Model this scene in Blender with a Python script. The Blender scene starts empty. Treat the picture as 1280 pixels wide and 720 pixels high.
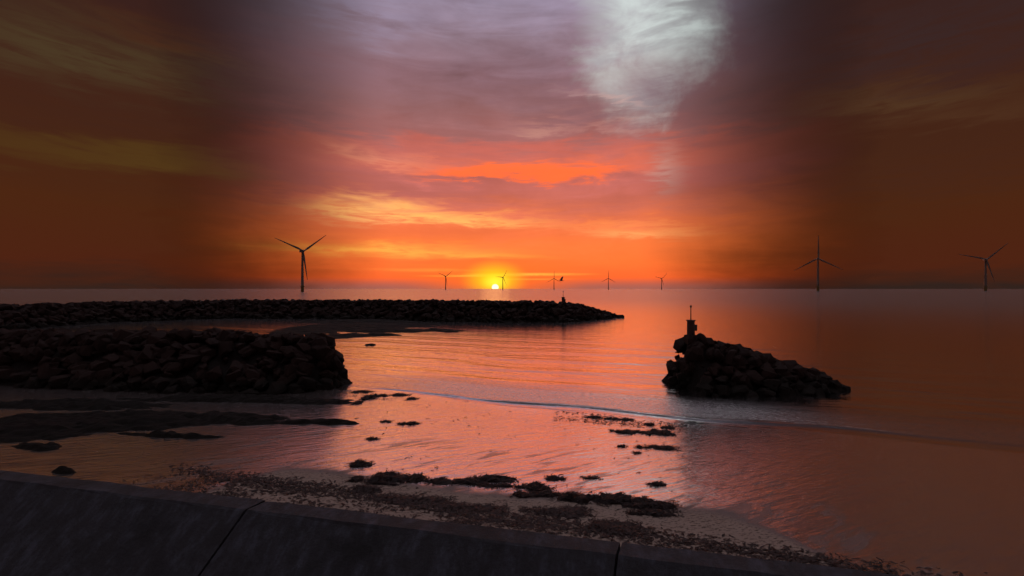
import bpy, bmesh, math, random
import numpy as np
from mathutils import Vector, Matrix, noise as mnoise

# ------------------------------------------------------------------ basics
scene = bpy.context.scene
COL = scene.collection
R = math.radians
F = 560.0          # focal length in pixels of the 1280 x 720 photograph
HZ = 361.0         # pixel row of the horizon
CAMZ = 8.0         # eye height over the water


def lin(r, g, b, k=1.0):
    def f(c):
        c /= 255.0
        return (c / 12.92 if c <= 0.04045 else ((c + 0.055) / 1.055) ** 2.4) * k
    return (f(r), f(g), f(b), 1.0)


# ------------------------------------------------------------------ camera
cam_d = bpy.data.cameras.new('camera')
cam = bpy.data.objects.new('camera', cam_d)
COL.objects.link(cam)
cam_d.sensor_width = 36.0
cam_d.lens = 36.0 * F / 1280.0
cam_d.clip_start = 0.1
cam_d.clip_end = 80000.0
cam.location = (0, 0, CAMZ)
cam.rotation_euler = (R(90) + math.atan(1.0 / F), 0, 0)
scene.camera = cam

# ------------------------------------------------------------------ exposure
scene.view_settings.view_transform = 'Standard'
scene.view_settings.look = 'None'
scene.view_settings.gamma = 1.0
scene.view_settings.exposure = 0.25
scene.view_settings.use_curve_mapping = False
scene.cycles.use_denoising = True
scene.cycles.use_adaptive_sampling = True
scene.cycles.adaptive_threshold = 0.02
scene.cycles.adaptive_min_samples = 8
scene.cycles.max_bounces = 4
scene.cycles.diffuse_bounces = 2
scene.cycles.glossy_bounces = 3
scene.cycles.sample_clamp_indirect = 3.0

SUN_AZ = math.degrees(math.atan((619 - 640) / F))
SUN_EL = 0.38


# ------------------------------------------------------------------ node helper
class NT:
    def __init__(self, tree):
        self.t = tree
        self.n = tree.nodes
        self.l = tree.links

    def new(self, typ, **kw):
        nd = self.n.new(typ)
        for k, v in kw.items():
            setattr(nd, k, v)
        return nd

    def put(self, sock, v):
        if isinstance(v, bpy.types.NodeSocket):
            self.l.new(v, sock)
        elif v is not None:
            sock.default_value = v

    def m(self, op, a, b=None, c=None, clamp=False):
        nd = self.new('ShaderNodeMath', operation=op, use_clamp=clamp)
        self.put(nd.inputs[0], a)
        self.put(nd.inputs[1], b)
        self.put(nd.inputs[2], c)
        return nd.outputs[0]

    def step(self, x, a, b, o0=0.0, o1=1.0):
        nd = self.new('ShaderNodeMapRange', interpolation_type='SMOOTHSTEP')
        for i, v in enumerate((x, a, b, o0, o1)):
            self.put(nd.inputs[i], v)
        return nd.outputs[0]

    def ramp(self, x, a, b, o0=0.0, o1=1.0):
        nd = self.new('ShaderNodeMapRange')
        for i, v in enumerate((x, a, b, o0, o1)):
            self.put(nd.inputs[i], v)
        return nd.outputs[0]

    def mix(self, f, a, b, mode='MIX'):
        nd = self.new('ShaderNodeMix', data_type='RGBA', blend_type=mode)
        self.put(nd.inputs[0], f)
        self.put(nd.inputs[6], a)
        self.put(nd.inputs[7], b)
        return nd.outputs[2]

    def noise(self, vec, scale, detail=3.0, rough=0.5, dist=0.0):
        nd = self.new('ShaderNodeTexNoise')
        self.put(nd.inputs['Vector'], vec)
        nd.inputs['Scale'].default_value = scale
        nd.inputs['Detail'].default_value = detail
        nd.inputs['Roughness'].default_value = rough
        nd.inputs['Distortion'].default_value = dist
        return nd.outputs[0]

    def mapping(self, vec, scale=(1, 1, 1), rot=(0, 0, 0), loc=(0, 0, 0)):
        """scaled coordinates; with rot the texture's own x axis lies along that heading"""
        if any(rot):
            r = self.new('ShaderNodeMapping')
            self.put(r.inputs['Vector'], vec)
            r.inputs['Rotation'].default_value = tuple(-a for a in rot)
            vec = r.outputs[0]
        nd = self.new('ShaderNodeMapping')
        self.put(nd.inputs['Vector'], vec)
        nd.inputs['Scale'].default_value = scale
        nd.inputs['Location'].default_value = loc
        return nd.outputs[0]

    def colramp(self, x, stops):
        nd = self.new('ShaderNodeValToRGB')
        cr = nd.color_ramp
        while len(cr.elements) > 1:
            cr.elements.remove(cr.elements[-1])
        cr.elements[0].position = stops[0][0]
        cr.elements[0].color = stops[0][1]
        for p, c in stops[1:]:
            e = cr.elements.new(p)
            e.color = c
        self.put(nd.inputs[0], x)
        return nd.outputs[0]


# ------------------------------------------------------------------ world: dusk sky with clouds and added dark sides
world = bpy.data.worlds.new('World')
scene.world = world
world.use_nodes = True


def sky_angles(px, py):
    a = math.atan((px - 640) / F)
    return math.degrees(a), math.degrees(math.atan((HZ - py) / F * math.cos(a)))


def build_world():
    t = NT(world.node_tree)
    t.n.clear()
    out = t.new('ShaderNodeOutputWorld')
    bg = t.new('ShaderNodeBackground')
    tc = t.new('ShaderNodeTexCoord').outputs['Generated']
    sep = t.new('ShaderNodeSeparateXYZ')
    t.l.new(tc, sep.inputs[0])
    x, y, z = sep.outputs
    deg = 180.0 / math.pi
    az = t.m('MULTIPLY', t.m('ARCTAN2', x, y), deg)
    el = t.m('MULTIPLY', t.m('ARCSINE', z), deg)
    # cloud noise on the direction itself, flattened so that the clouds run level
    v1 = t.mapping(tc, (1, 1, 3.2))
    v2 = t.mapping(tc, (1, 1, 5.5), loc=(3.1, 1.7, 0.4))
    n_lo = t.noise(v1, 2.6, 3, 0.5)
    n_mid = t.noise(v2, 6.0, 4, 0.55, 0.6)
    n_iso = t.noise(t.mapping(tc, (1, 1, 1.4), loc=(1.2, 0.3, 4.0)), 7.0, 5, 0.6, 0.4)
    n_hi = t.noise(t.mapping(tc, (1, 1, 7.5), loc=(0.2, 5.0, 2.0)), 13.0, 4, 0.6, 0.5)
    low = t.step(el, 0.5, 12.0)                       # warp dies out towards the horizon
    w_e = t.m('ADD', t.m('MULTIPLY', t.m('SUBTRACT', n_mid, 0.5), 5.0),
              t.m('MULTIPLY', t.m('SUBTRACT', n_hi, 0.5), 2.4))
    ew = t.m('ADD', el, t.m('MULTIPLY', w_e, t.m('ADD', t.m('MULTIPLY', low, 0.9), 0.10)))
    aw = t.m('ADD', az, t.m('MULTIPLY', t.m('SUBTRACT', n_hi, 0.5), 6.0))
    E = lambda v: v / 90.0
    base = t.colramp(t.m('DIVIDE', ew, 90.0), [
        (E(0.0), lin(176, 90, 66)), (E(0.5), lin(214, 90, 50)), (E(1.3), lin(242, 98, 44)),
        (E(3.2), lin(248, 112, 50)), (E(5.5), lin(244, 117, 58)), (E(7.5), lin(236, 115, 66)),
        (E(9.5), lin(224, 113, 76)), (E(11.5), lin(200, 104, 84)), (E(13.5), lin(186, 101, 92)),
        (E(16.0), lin(190, 102, 88)), (E(18.5), lin(156, 98, 95)), (E(21.5), lin(138, 96, 97)),
        (E(25.0), lin(131, 98, 106)), (E(29.0), lin(131, 109, 121)), (E(33.0), lin(139, 125, 144)),
        (E(42.0), lin(148, 136, 152)), (E(60.0), lin(172, 164, 174)), (E(90.0), lin(178, 172, 182))])
    # fine light and dark mottling of the cloud sheet
    mott = t.m('ADD', t.m('MULTIPLY', t.m('SUBTRACT', n_mid, 0.5), 0.85),
               t.m('MULTIPLY', t.m('SUBTRACT', n_iso, 0.5), 0.55))
    mott = t.m('ADD', t.m('MULTIPLY', mott, low), 1.0)
    cmb = t.new('ShaderNodeCombineXYZ')
    for i in range(3):
        t.l.new(mott, cmb.inputs[i])
    col = t.mix(1.0, base, cmb.outputs[0], 'MULTIPLY')

    streak = t.step(n_hi, 0.30, 0.62, 0.35, 1.0)

    cw = t.new('ShaderNodeCombineXYZ')
    t.put(cw.inputs[0], aw)
    t.put(cw.inputs[1], ew)
    cp = t.new('ShaderNodeCombineXYZ')
    t.put(cp.inputs[0], az)
    t.put(cp.inputs[1], el)
    cp = cp.outputs[0]
    cw = cw.outputs[0]

    def blob(px, py, sx, sy, color, k=1.0, tilt=0.0, warp=True, st=True, hard=False):
        """a cloud patch centred on the direction of a photo pixel, sizes in degrees of sky"""
        nonlocal col
        a0, e0 = sky_angles(px, py)
        mp = t.new('ShaderNodeMapping', vector_type='TEXTURE')
        t.put(mp.inputs['Vector'], cw if warp else cp)
        mp.inputs['Location'].default_value = (a0, e0, 0)
        mp.inputs['Rotation'].default_value = (0, 0, R(tilt))
        mp.inputs['Scale'].default_value = (sx / F * deg, sy / F * deg, 1)
        ln = t.new('ShaderNodeVectorMath', operation='LENGTH')
        t.l.new(mp.outputs[0], ln.inputs[0])
        g = t.step(ln.outputs['Value'], 1.9 if not hard else 1.3, -0.35 if not hard else 0.6, 0.0, k)
        if st:
            g = t.m('MULTIPLY', g, streak, clamp=True)
        nd = t.new('ShaderNodeMix', data_type='RGBA', clamp_factor=True)
        t.put(nd.inputs[0], g)
        t.put(nd.inputs[6], col)
        t.put(nd.inputs[7], color)
        col = nd.outputs[2]

    # clear sky behind the clouds: the Sky Texture shows through the opening at the upper right
    sky = t.new('ShaderNodeTexSky', sky_type='NISHITA')
    sky.sun_disc = False
    sky.sun_elevation = R(1.0)
    sky.sun_rotation = R(SUN_AZ)
    sky.altitude = 10.0
    clear = t.mix(1.0, t.mix(0.12, (0, 0, 0, 1), sky.outputs[0]), lin(180, 188, 184), 'ADD')

    blob(480, 120, 180, 60, lin(140, 96, 98), 0.35)
    blob(470, 15, 60, 22, lin(150, 138, 162), 0.6)
    blob(600, 165, 150, 26, lin(150, 92, 86), 0.5)
    a0, e0 = sky_angles(806, 18)
    da = t.m('DIVIDE', t.m('SUBTRACT', az, a0), 8.0)
    de = t.m('DIVIDE', t.m('SUBTRACT', el, e0), 8.6)
    hole = t.m('ADD', t.m('MULTIPLY', da, da), t.m('MULTIPLY', de, de))
    hole = t.m('ADD', hole, t.m('MULTIPLY', t.m('SUBTRACT', n_iso, 0.5), 4.2))
    hole = t.m('ADD', hole, t.m('MULTIPLY', t.m('SUBTRACT', n_mid, 0.5), 0.7))
    col = t.mix(t.step(hole, -0.6, 1.9, 1.0, 0.0), col, clear)
    veil = t.m('MULTIPLY', t.step(n_mid, 0.42, 0.7), t.step(hole, 1.4, 0.4))
    col = t.mix(t.m('MULTIPLY', veil, 0.65), col, lin(150, 146, 150))
    blob(800, 98, 44, 16, lin(180, 172, 168), 0.6)
    blob(815, 112, 40, 20, lin(124, 100, 110), 0.7, st=False)
    blob(735, 138, 110, 13, lin(126, 88, 92), 0.75, tilt=-8)
    blob(760, 121, 46, 3.5, lin(196, 158, 150), 0.7, tilt=-10)
    blob(672, 158, 36, 4.5, lin(196, 140, 124), 0.6)
    blob(770, 163, 60, 4.0, lin(186, 130, 120), 0.5, tilt=-4)
    blob(640, 189, 240, 9, lin(206, 98, 80), 0.5, st=False)
    blob(480, 196, 62, 8, lin(226, 140, 110), 0.75, tilt=-6)
    blob(655, 216, 118, 11, lin(255, 108, 52), 1.1, st=False, hard=True)
    blob(665, 209, 150, 9, lin(240, 108, 66), 0.7, st=False)
    blob(836, 216, 16, 26, lin(196, 152, 140), 0.7)
    blob(520, 236, 130, 16, lin(166, 92, 84), 0.8, st=False)
    blob(770, 250, 130, 22, lin(178, 94, 80), 0.7, st=False)
    blob(470, 262, 66, 12, lin(250, 180, 108), 1.1)
    blob(560, 271, 105, 7.5, lin(255, 176, 94), 1.2, tilt=-3)
    blob(800, 289, 62, 7, lin(255, 158, 92), 1.2, tilt=-4)
    blob(740, 281, 60, 4, lin(240, 120, 64), 0.6, tilt=-6)
    blob(540, 290, 170, 8, lin(218, 100, 58), 0.55, st=False)
    blob(480, 313, 120, 7.0, lin(255, 164, 70), 1.2)
    blob(605, 318, 62, 3.0, lin(255, 160, 66), 0.95, tilt=-2)
    blob(560, 327, 100, 3.0, lin(232, 100, 50), 0.5)
    blob(560, 338, 52, 2.2, lin(255, 146, 60), 0.9, warp=False)
    blob(500, 337, 60, 1.6, lin(255, 130, 56), 0.7, warp=False)
    blob(619, 350, 84, 22, lin(255, 112, 34), 0.75, warp=False, st=False)
    blob(655, 343, 58, 1.6, lin(255, 186, 70), 0.95, warp=False)
    blob(590, 345, 46, 1.2, lin(255, 170, 62), 0.9, warp=False)
    blob(660, 349, 44, 1.0, lin(255, 150, 60), 0.8, warp=False)
    blob(618, 349.5, 25, 15, lin(255, 214, 20), 1.0, warp=False, st=False)
    blob(619, 353, 12, 7, lin(255, 240, 60), 0.9, warp=False, st=False)
    # grey bank lying along the horizon away from the sun
    hb = t.m('MULTIPLY', t.step(el, 0.2, 1.5, 1.0, 0.0), t.step(t.m('ABSOLUTE', t.m('SUBTRACT', az, SUN_AZ)), 3.0, 14.0))
    col = t.mix(t.m('MULTIPLY', hb, 0.7), col, lin(150, 92, 82))

    # darkening added to the sky on both sides, shaped as brown cloud
    centre = col
    col = t.colramp(t.m('DIVIDE', t.m('ADD', el, t.m('MULTIPLY', w_e, 0.7)), 90.0), [
        (E(0.0), lin(46, 32, 27)), (E(1.0), lin(60, 32, 22)), (E(2.5), lin(74, 33, 18)),
        (E(8.0), lin(72, 36, 17)), (E(13.0), lin(66, 35, 20)), (E(19.0), lin(62, 33, 23)),
        (E(26.0), lin(55, 31, 26)), (E(32.0), lin(48, 32, 31)), (E(45.0), lin(56, 46, 52)),
        (E(70.0), lin(150, 142, 152)), (E(90.0), lin(178, 172, 182))])
    blob(300, 210, 230, 11, lin(80, 57, 23), 0.9, tilt=2, st=False)
    blob(110, 65, 120, 24, lin(72, 57, 36), 0.95)
    blob(375, 96, 85, 8, lin(84, 62, 30), 0.95)
    blob(330, 72, 110, 12, lin(80, 46, 22), 0.7)
    blob(400, 287, 50, 3, lin(84, 58, 24), 0.9)
    blob(230, 150, 200, 20, lin(62, 34, 23), 0.7)
    blob(1120, 122, 70, 10, lin(82, 56, 33), 1.0, tilt=-8)
    blob(1220, 142, 70, 9, lin(76, 48, 30), 0.8, tilt=-6)
    blob(970, 140, 110, 16, lin(74, 42, 22), 0.7)
    blob(1180, 210, 110, 26, lin(66, 36, 24), 0.7)
    blob(1180, 40, 130, 36, lin(54, 38, 38), 0.8)
    side = col
    fray = t.m('ADD', t.m('MULTIPLY', t.m('SUBTRACT', n_iso, 0.5), 5.0), t.m('MULTIPLY', t.m('SUBTRACT', n_lo, 0.5), 5.0))
    fray = t.m('ADD', fray, t.m('MULTIPLY', t.m('SUBTRACT', n_mid, 0.5), 6.0))
    edge = t.m('ADD', t.m('ABSOLUTE', az), fray)
    mk = t.m('MULTIPLY', t.m('POWER', t.ramp(edge, 15.0, 39.0), 1.55), t.step(el, 36.0, 62.0, 1.0, 0.0))
    dim = t.m('POWER', 2.718, t.m('MULTIPLY', mk, -3.3))
    dv = t.new('ShaderNodeCombineXYZ')
    for i in range(3):
        t.l.new(dim, dv.inputs[i])
    col = t.mix(t.m('MULTIPLY', mk, t.m('MULTIPLY', mk, 0.9)), t.mix(1.0, centre, dv.outputs[0], 'MULTIPLY'), side)

    # the sun itself, half set
    sd = (math.sin(R(SUN_AZ)) * math.cos(R(0.17)), math.cos(R(SUN_AZ)) * math.cos(R(0.17)), math.sin(R(0.17)))
    vm = t.new('ShaderNodeVectorMath', operation='SUBTRACT')
    t.l.new(tc, vm.inputs[0])
    vm.inputs[1].default_value = sd
    ln = t.new('ShaderNodeVectorMath', operation='LENGTH')
    t.l.new(vm.outputs[0], ln.inputs[0])
    disc = t.step(ln.outputs['Value'], R(0.36), R(0.48), 1.0, 0.0)
    col = t.mix(disc, col, (1.25, 1.1, 0.75, 1.0))
    t.l.new(col, bg.inputs['Color'])
    bg.inputs['Strength'].default_value = 1.0
    t.l.new(bg.outputs[0], out.inputs['Surface'])


build_world()

# ------------------------------------------------------------------ sun lamp, low over the sea
sun_d = bpy.data.lights.new('sun', 'SUN')
sun_d.energy = 0.02
sun_d.angle = R(4.0)
sun_d.color = (1.0, 0.42, 0.14)
sun = bpy.data.objects.new('sun', sun_d)
COL.objects.link(sun)
sun.location = (-20, 200, 40)
s_dir = Vector((math.sin(R(SUN_AZ)) * math.cos(R(SUN_EL)), math.cos(R(SUN_AZ)) * math.cos(R(SUN_EL)), math.sin(R(SUN_EL))))
sun.rotation_euler = (-s_dir).to_track_quat('-Z', 'Y').to_euler()


# ------------------------------------------------------------------ object helpers
def obj(name, me, mat=None, parent=None, loc=None):
    if isinstance(me, bmesh.types.BMesh):
        d = bpy.data.meshes.new(name)
        me.to_mesh(d)
        me.free()
        me = d
    o = bpy.data.objects.new(name, me)
    COL.objects.link(o)
    if mat and me is not None and not me.materials:
        me.materials.append(mat)
    if parent:
        o.parent = parent
    if loc is not None:
        o.location = loc
    return o


def thing(name, label, cat, loc=(0, 0, 0), rz=0.0, group=None):
    o = bpy.data.objects.new(name, None)
    COL.objects.link(o)
    o.empty_display_size = 0.2
    o.location = loc
    o.rotation_euler = (0, 0, rz)
    tag(o, label, cat, group)
    return o


def tag(o, label=None, cat=None, group=None, kind=None):
    if label:
        o['label'] = label
    if cat:
        o['category'] = cat
    if group:
        o['group'] = group
    if kind:
        o['kind'] = kind
    return o


def grid_mesh(name, P, smooth=True, attrs=None):
    """P: array (rows, cols, 3) -> quad mesh"""
    r, c = P.shape[:2]
    me = bpy.data.meshes.new(name)
    idx = np.arange(r * c).reshape(r, c)
    q = np.stack([idx[:-1, :-1], idx[:-1, 1:], idx[1:, 1:], idx[1:, :-1]], -1).reshape(-1, 4)
    me.from_pydata(P.reshape(-1, 3).tolist(), [], q.tolist())
    if smooth:
        me.polygons.foreach_set('use_smooth', np.ones(len(me.polygons), dtype=bool))
    for k, v in (attrs or {}).items():
        a = me.attributes.new(k, 'FLOAT', 'POINT')
        a.data.foreach_set('value', v.reshape(-1).astype(np.float32))
    me.update()
    return me


def material(name):
    m = bpy.data.materials.new(name)
    m.use_nodes = True
    t = NT(m.node_tree)
    b = m.node_tree.nodes['Principled BSDF']
    return m, t, b


def val_noise(x, y, seed=0):
    """smooth 2-D value noise on numpy arrays, range -1..1"""
    def h(i, j):
        n = (i * 374761393 + j * 668265263 + seed * 2147483647) & 0xFFFFFFFF
        n = ((n ^ (n >> 13)) * 1274126177) & 0xFFFFFFFF
        return ((n ^ (n >> 16)) & 0xFFFF) / 32767.5 - 1.0
    xi = np.floor(x).astype(np.int64)
    yi = np.floor(y).astype(np.int64)
    fx = x - xi
    fy = y - yi
    fx = fx * fx * (3 - 2 * fx)
    fy = fy * fy * (3 - 2 * fy)
    return ((h(xi, yi) * (1 - fx) + h(xi + 1, yi) * fx) * (1 - fy)
            + (h(xi, yi + 1) * (1 - fx) + h(xi + 1, yi + 1) * fx) * fy)


def fbm(x, y, seed=0, octs=4):
    s, a, f = 0, 1.0, 1.0
    for o in range(octs):
        s = s + a * val_noise(x * f, y * f, seed + o * 17)
        a *= 0.5
        f *= 2.03
    return s / 1.9


def sstep(x, a, b):
    t = np.clip((x - a) / (b - a), 0, 1)
    return t * t * (3 - 2 * t)


# ------------------------------------------------------------------ the shore: where land and water lie
SP = np.array((-12.7, 35.3))            # a point of the waterline
SN = np.array((0.334, 0.9426))          # seaward normal of the waterline


def off(X, Y):
    """metres seaward of the waterline (negative on the beach)"""
    wob = 0.35 * np.sin(X * 0.21 + 0.6) + 0.22 * np.sin(X * 0.53 + 2.0)
    return (X - SP[0]) * SN[0] + (Y - SP[1]) * SN[1] + wob


def strand(X, Y):
    """metres landward of the line of stranded weed"""
    return -((X + 6.1) * 0.263 + (Y - 16.3) * 0.965)


def ground_z(X, Y):
    d = -off(X, Y)
    s = strand(X, Y)
    z = np.where(d < 0, np.maximum(0.045 * d, -2.5), 0.045 * d)
    z = z + 0.35 * sstep(s, -1.0, 8.0)
    z = z + (0.012 * fbm(X * 0.5 + Y * 0.2, Y * 0.8 - X * 0.3, 5, 3)) * sstep(d, 0.3, 3.0)
    z = z + 0.05 * fbm(X * 0.9, Y * 0.9, 9, 4) * sstep(s, -0.3, 1.0)
    return z


def at(px, py, z=None):
    """the point of the ground (or of the level z) under a photo pixel"""
    dx, dz = (px - 640) / F, (HZ - py) / F
    zz = 0.0 if z is None else z
    for _ in range(30):
        Y = (CAMZ - zz) / -dz
        if z is not None:
            break
        zz = 0.5 * zz + 0.5 * float(ground_z(np.float64(dx * Y), np.float64(Y)))
    return Vector((dx * Y, Y, zz))


# ------------------------------------------------------------------ sand
def mat_sand():
    m, t, b = material('wet_and_dry_sand')
    out = m.node_tree.nodes['Material Output']
    pos = t.new('ShaderNodeNewGeometry').outputs['Position']
    wet = t.new('ShaderNodeAttribute', attribute_name='wet').outputs['Fac']
    dmp = t.new('ShaderNodeAttribute', attribute_name='damp').outputs['Fac']
    grain = t.noise(pos, 60.0, 3, 0.6)
    blot = t.noise(pos, 1.4, 4, 0.6)
    # streaky hollows running obliquely up the beach
    obl = t.mapping(pos, (0.5, 2.4, 1), rot=(0, 0, R(33)))
    ob = t.noise(obl, 0.75, 4, 0.55, 0.4)
    patch = t.m('MULTIPLY', t.step(ob, 0.53, 0.64), t.step(dmp, 0.15, 0.8))
    wetm = t.m('SUBTRACT', wet, t.m('MULTIPLY', patch, 0.62), clamp=True)
    wetm = t.m('MULTIPLY', wetm, t.step(t.m('ADD', wet, t.m('MULTIPLY', t.m('SUBTRACT', blot, 0.5), 0.35)), 0.2, 0.7))
    dry = t.mix(blot, (0.34, 0.26, 0.215, 1), (0.46, 0.36, 0.30, 1))
    dry = t.mix(t.m('MULTIPLY', grain, 0.35), dry, (0.14, 0.10, 0.085, 1))
    # dark crumbs of weed ground into the sand
    cr = t.noise(t.mapping(pos, (1, 2.2, 1), rot=(0, 0, R(15))), 7.0, 5, 0.7)
    dry = t.mix(t.step(cr, 0.52, 0.62, 0.0, 0.85), dry, (0.035, 0.02, 0.014, 1))
    b.inputs['Roughness'].default_value = 0.85
    t.put(b.inputs['Roughness'], t.ramp(wet, 0.0, 0.6, 0.9, 0.45))
    # the film of water on it
    gl = t.new('ShaderNodeBsdfGlossy')
    gl.inputs['Color'].default_value = (1.0, 1.0, 1.0, 1)
    gl.inputs['Roughness'].default_value = 0.11
    rip1 = t.noise(t.mapping(pos, (0.6, 3.0, 1), rot=(0, 0, R(24))), 1.3, 3, 0.55, 0.3)
    rip2 = t.noise(t.mapping(pos, (1.0, 3.4, 1), rot=(0, 0, R(-15))), 5.0, 2, 0.5, 0.3)
    hsum = t.m('ADD', t.m('MULTIPLY', rip1, 0.036), t.m('MULTIPLY', rip2, 0.008))
    bp = t.new('ShaderNodeBump')
    bp.inputs['Strength'].default_value = 1.0
    bp.inputs['Distance'].default_value = 1.0
    t.l.new(hsum, bp.inputs['Height'])
    t.l.new(bp.outputs[0], gl.inputs['Normal'])
    bp2 = t.new('ShaderNodeBump')
    bp2.inputs['Strength'].default_value = 0.6
    bp2.inputs['Distance'].default_value = 0.12
    t.l.new(cr, bp2.inputs['Height'])
    t.l.new(bp2.outputs[0], b.inputs['Normal'])
    lw = t.new('ShaderNodeLayerWeight')
    lw.inputs['Blend'].default_value = 0.5
    t.l.new(bp.outputs[0], lw.inputs['Normal'])
    gw = t.m('MULTIPLY', wetm, t.step(lw.outputs['Facing'], 0.25, 0.64, 0.35, 0.95))
    gc = t.new('ShaderNodeCombineXYZ')
    for i in range(3):
        t.l.new(gw, gc.inputs[i])
    t.l.new(gc.outputs[0], gl.inputs['Color'])
    under = t.mix(t.step(wet, 0.0, 0.5), dry, (0.22, 0.175, 0.165, 1))
    t.put(b.inputs['Base Color'], t.mix(t.m('MULTIPLY', wetm, 0.90), under, (0, 0, 0, 1)))
    b.inputs['Specular IOR Level'].default_value = 0.1
    ad = t.new('ShaderNodeAddShader')
    t.l.new(b.outputs[0], ad.inputs[0])
    t.l.new(gl.outputs[0], ad.inputs[1])
    t.l.new(ad.outputs[0], out.inputs['Surface'])
    return m


def build_sand():
    ys = np.concatenate([np.arange(-6, 12, 0.5), np.arange(12, 30, 0.11), np.arange(30, 48, 0.3), np.geomspace(48, 400, 30)])
    xs = np.concatenate([-np.geomspace(400, 42, 24), np.arange(-41.5, -14, 0.4), np.arange(-14, 20, 0.13),
                         np.arange(20, 41.5, 0.4), np.geomspace(42, 400, 24)])
    X, Y = np.meshgrid(xs, ys)
    Z = ground_z(X, Y)
    d = -off(X, Y)
    edge = strand(X, Y) + 0.45 * fbm(X * 0.45, Y * 0.45, 3, 3) + 0.11 * np.clip(X + 1, 0, 8)
    edge = edge - 14 * sstep(np.abs(X) - 0.40 * Y, 1.0, 12.0)
    wet = 1 - sstep(edge, -1.9, -0.7)
    damp = sstep(edge, -9.5, -3.0)
    me = grid_mesh('beach', np.stack([X, Y, Z], -1), True, {'wet': wet, 'damp': damp})
    o = obj('beach', me, mat_sand())
    tag(o, kind='structure')


build_sand()


# ------------------------------------------------------------------ sea
def mat_sea():
    m, t, b = material('sea_water')
    out = m.node_tree.nodes['Material Output']
    pos = t.new('ShaderNodeNewGeometry').outputs['Position']
    far = t.new('ShaderNodeAttribute', attribute_name='far').outputs['Fac']
    chop = t.new('ShaderNodeAttribute', attribute_name='chop').outputs['Fac']
    b.inputs['Specular IOR Level'].default_value = 0.1
    b.inputs['Roughness'].default_value = 0.3
    gl = t.new('ShaderNodeBsdfGlossy')
    gl.inputs['Color'].default_value = (1.0, 1.0, 1.0, 1)
    r0 = t.ramp(far, 0.0, 1.0, 0.10, 0.24)
    t.put(gl.inputs['Roughness'], t.m('ADD', r0, t.m('MULTIPLY', chop, 0.16)))
    w1 = t.noise(t.mapping(pos, (0.5, 2.4, 1), rot=(0, 0, R(-17))), 0.42, 3, 0.55, 0.3)
    w2 = t.noise(t.mapping(pos, (0.6, 2.6, 1), rot=(0, 0, R(-14))), 1.9, 3, 0.6, 0.3)
    w3 = t.noise(t.mapping(pos, (0.8, 1.4, 1)), 4.5, 3, 0.6, 0.5)
    near = t.ramp(far, 0.0, 0.75, 1.0, 0.1)
    h = t.m('ADD', t.m('MULTIPLY', w1, 0.085), t.m('MULTIPLY', w2, 0.016))
    h = t.m('ADD', h, t.m('MULTIPLY', t.m('MULTIPLY', w3, 0.06), chop))
    bp = t.new('ShaderNodeBump')
    bp.inputs['Distance'].default_value = 1.0
    t.l.new(near, bp.inputs['Strength'])
    t.l.new(h, bp.inputs['Height'])
    t.l.new(bp.outputs[0], gl.inputs['Normal'])
    # thin grey foam left by the breaking ripple
    fo = t.noise(t.mapping(pos, (1, 2.5, 1), rot=(0, 0, R(-17))), 3.0, 5, 0.7, 0.4)
    lip = t.new('ShaderNodeAttribute', attribute_name='lip').outputs['Fac']
    foam = t.m('MULTIPLY', t.step(fo, 0.40, 0.72), t.m('MULTIPLY', chop, 0.8))
    t.put(b.inputs['Base Color'], t.mix(t.m('MAXIMUM', t.step(chop, 0.2, 0.9), lip), (0.035, 0.035, 0.038, 1), (0.62, 0.60, 0.60, 1)))
    mx = t.new('ShaderNodeMixShader')
    lw = t.new('ShaderNodeLayerWeight')
    lw.inputs['Blend'].default_value = 0.5
    t.l.new(bp.outputs[0], lw.inputs['Normal'])
    fr = t.m('MULTIPLY', t.step(lw.outputs['Facing'], 0.38, 0.68, 0.08, 0.98), t.ramp(far, 0.1, 1.0, 1.0, 0.62))
    t.l.new(t.m('SUBTRACT', t.m('SUBTRACT', fr, foam), t.m('MULTIPLY', lip, 0.8), clamp=True), mx.inputs[0])
    t.l.new(b.outputs[0], mx.inputs[1])
    t.l.new(gl.outputs[0], mx.inputs[2])
    t.l.new(mx.outputs[0], out.inputs['Surface'])
    return m


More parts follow.
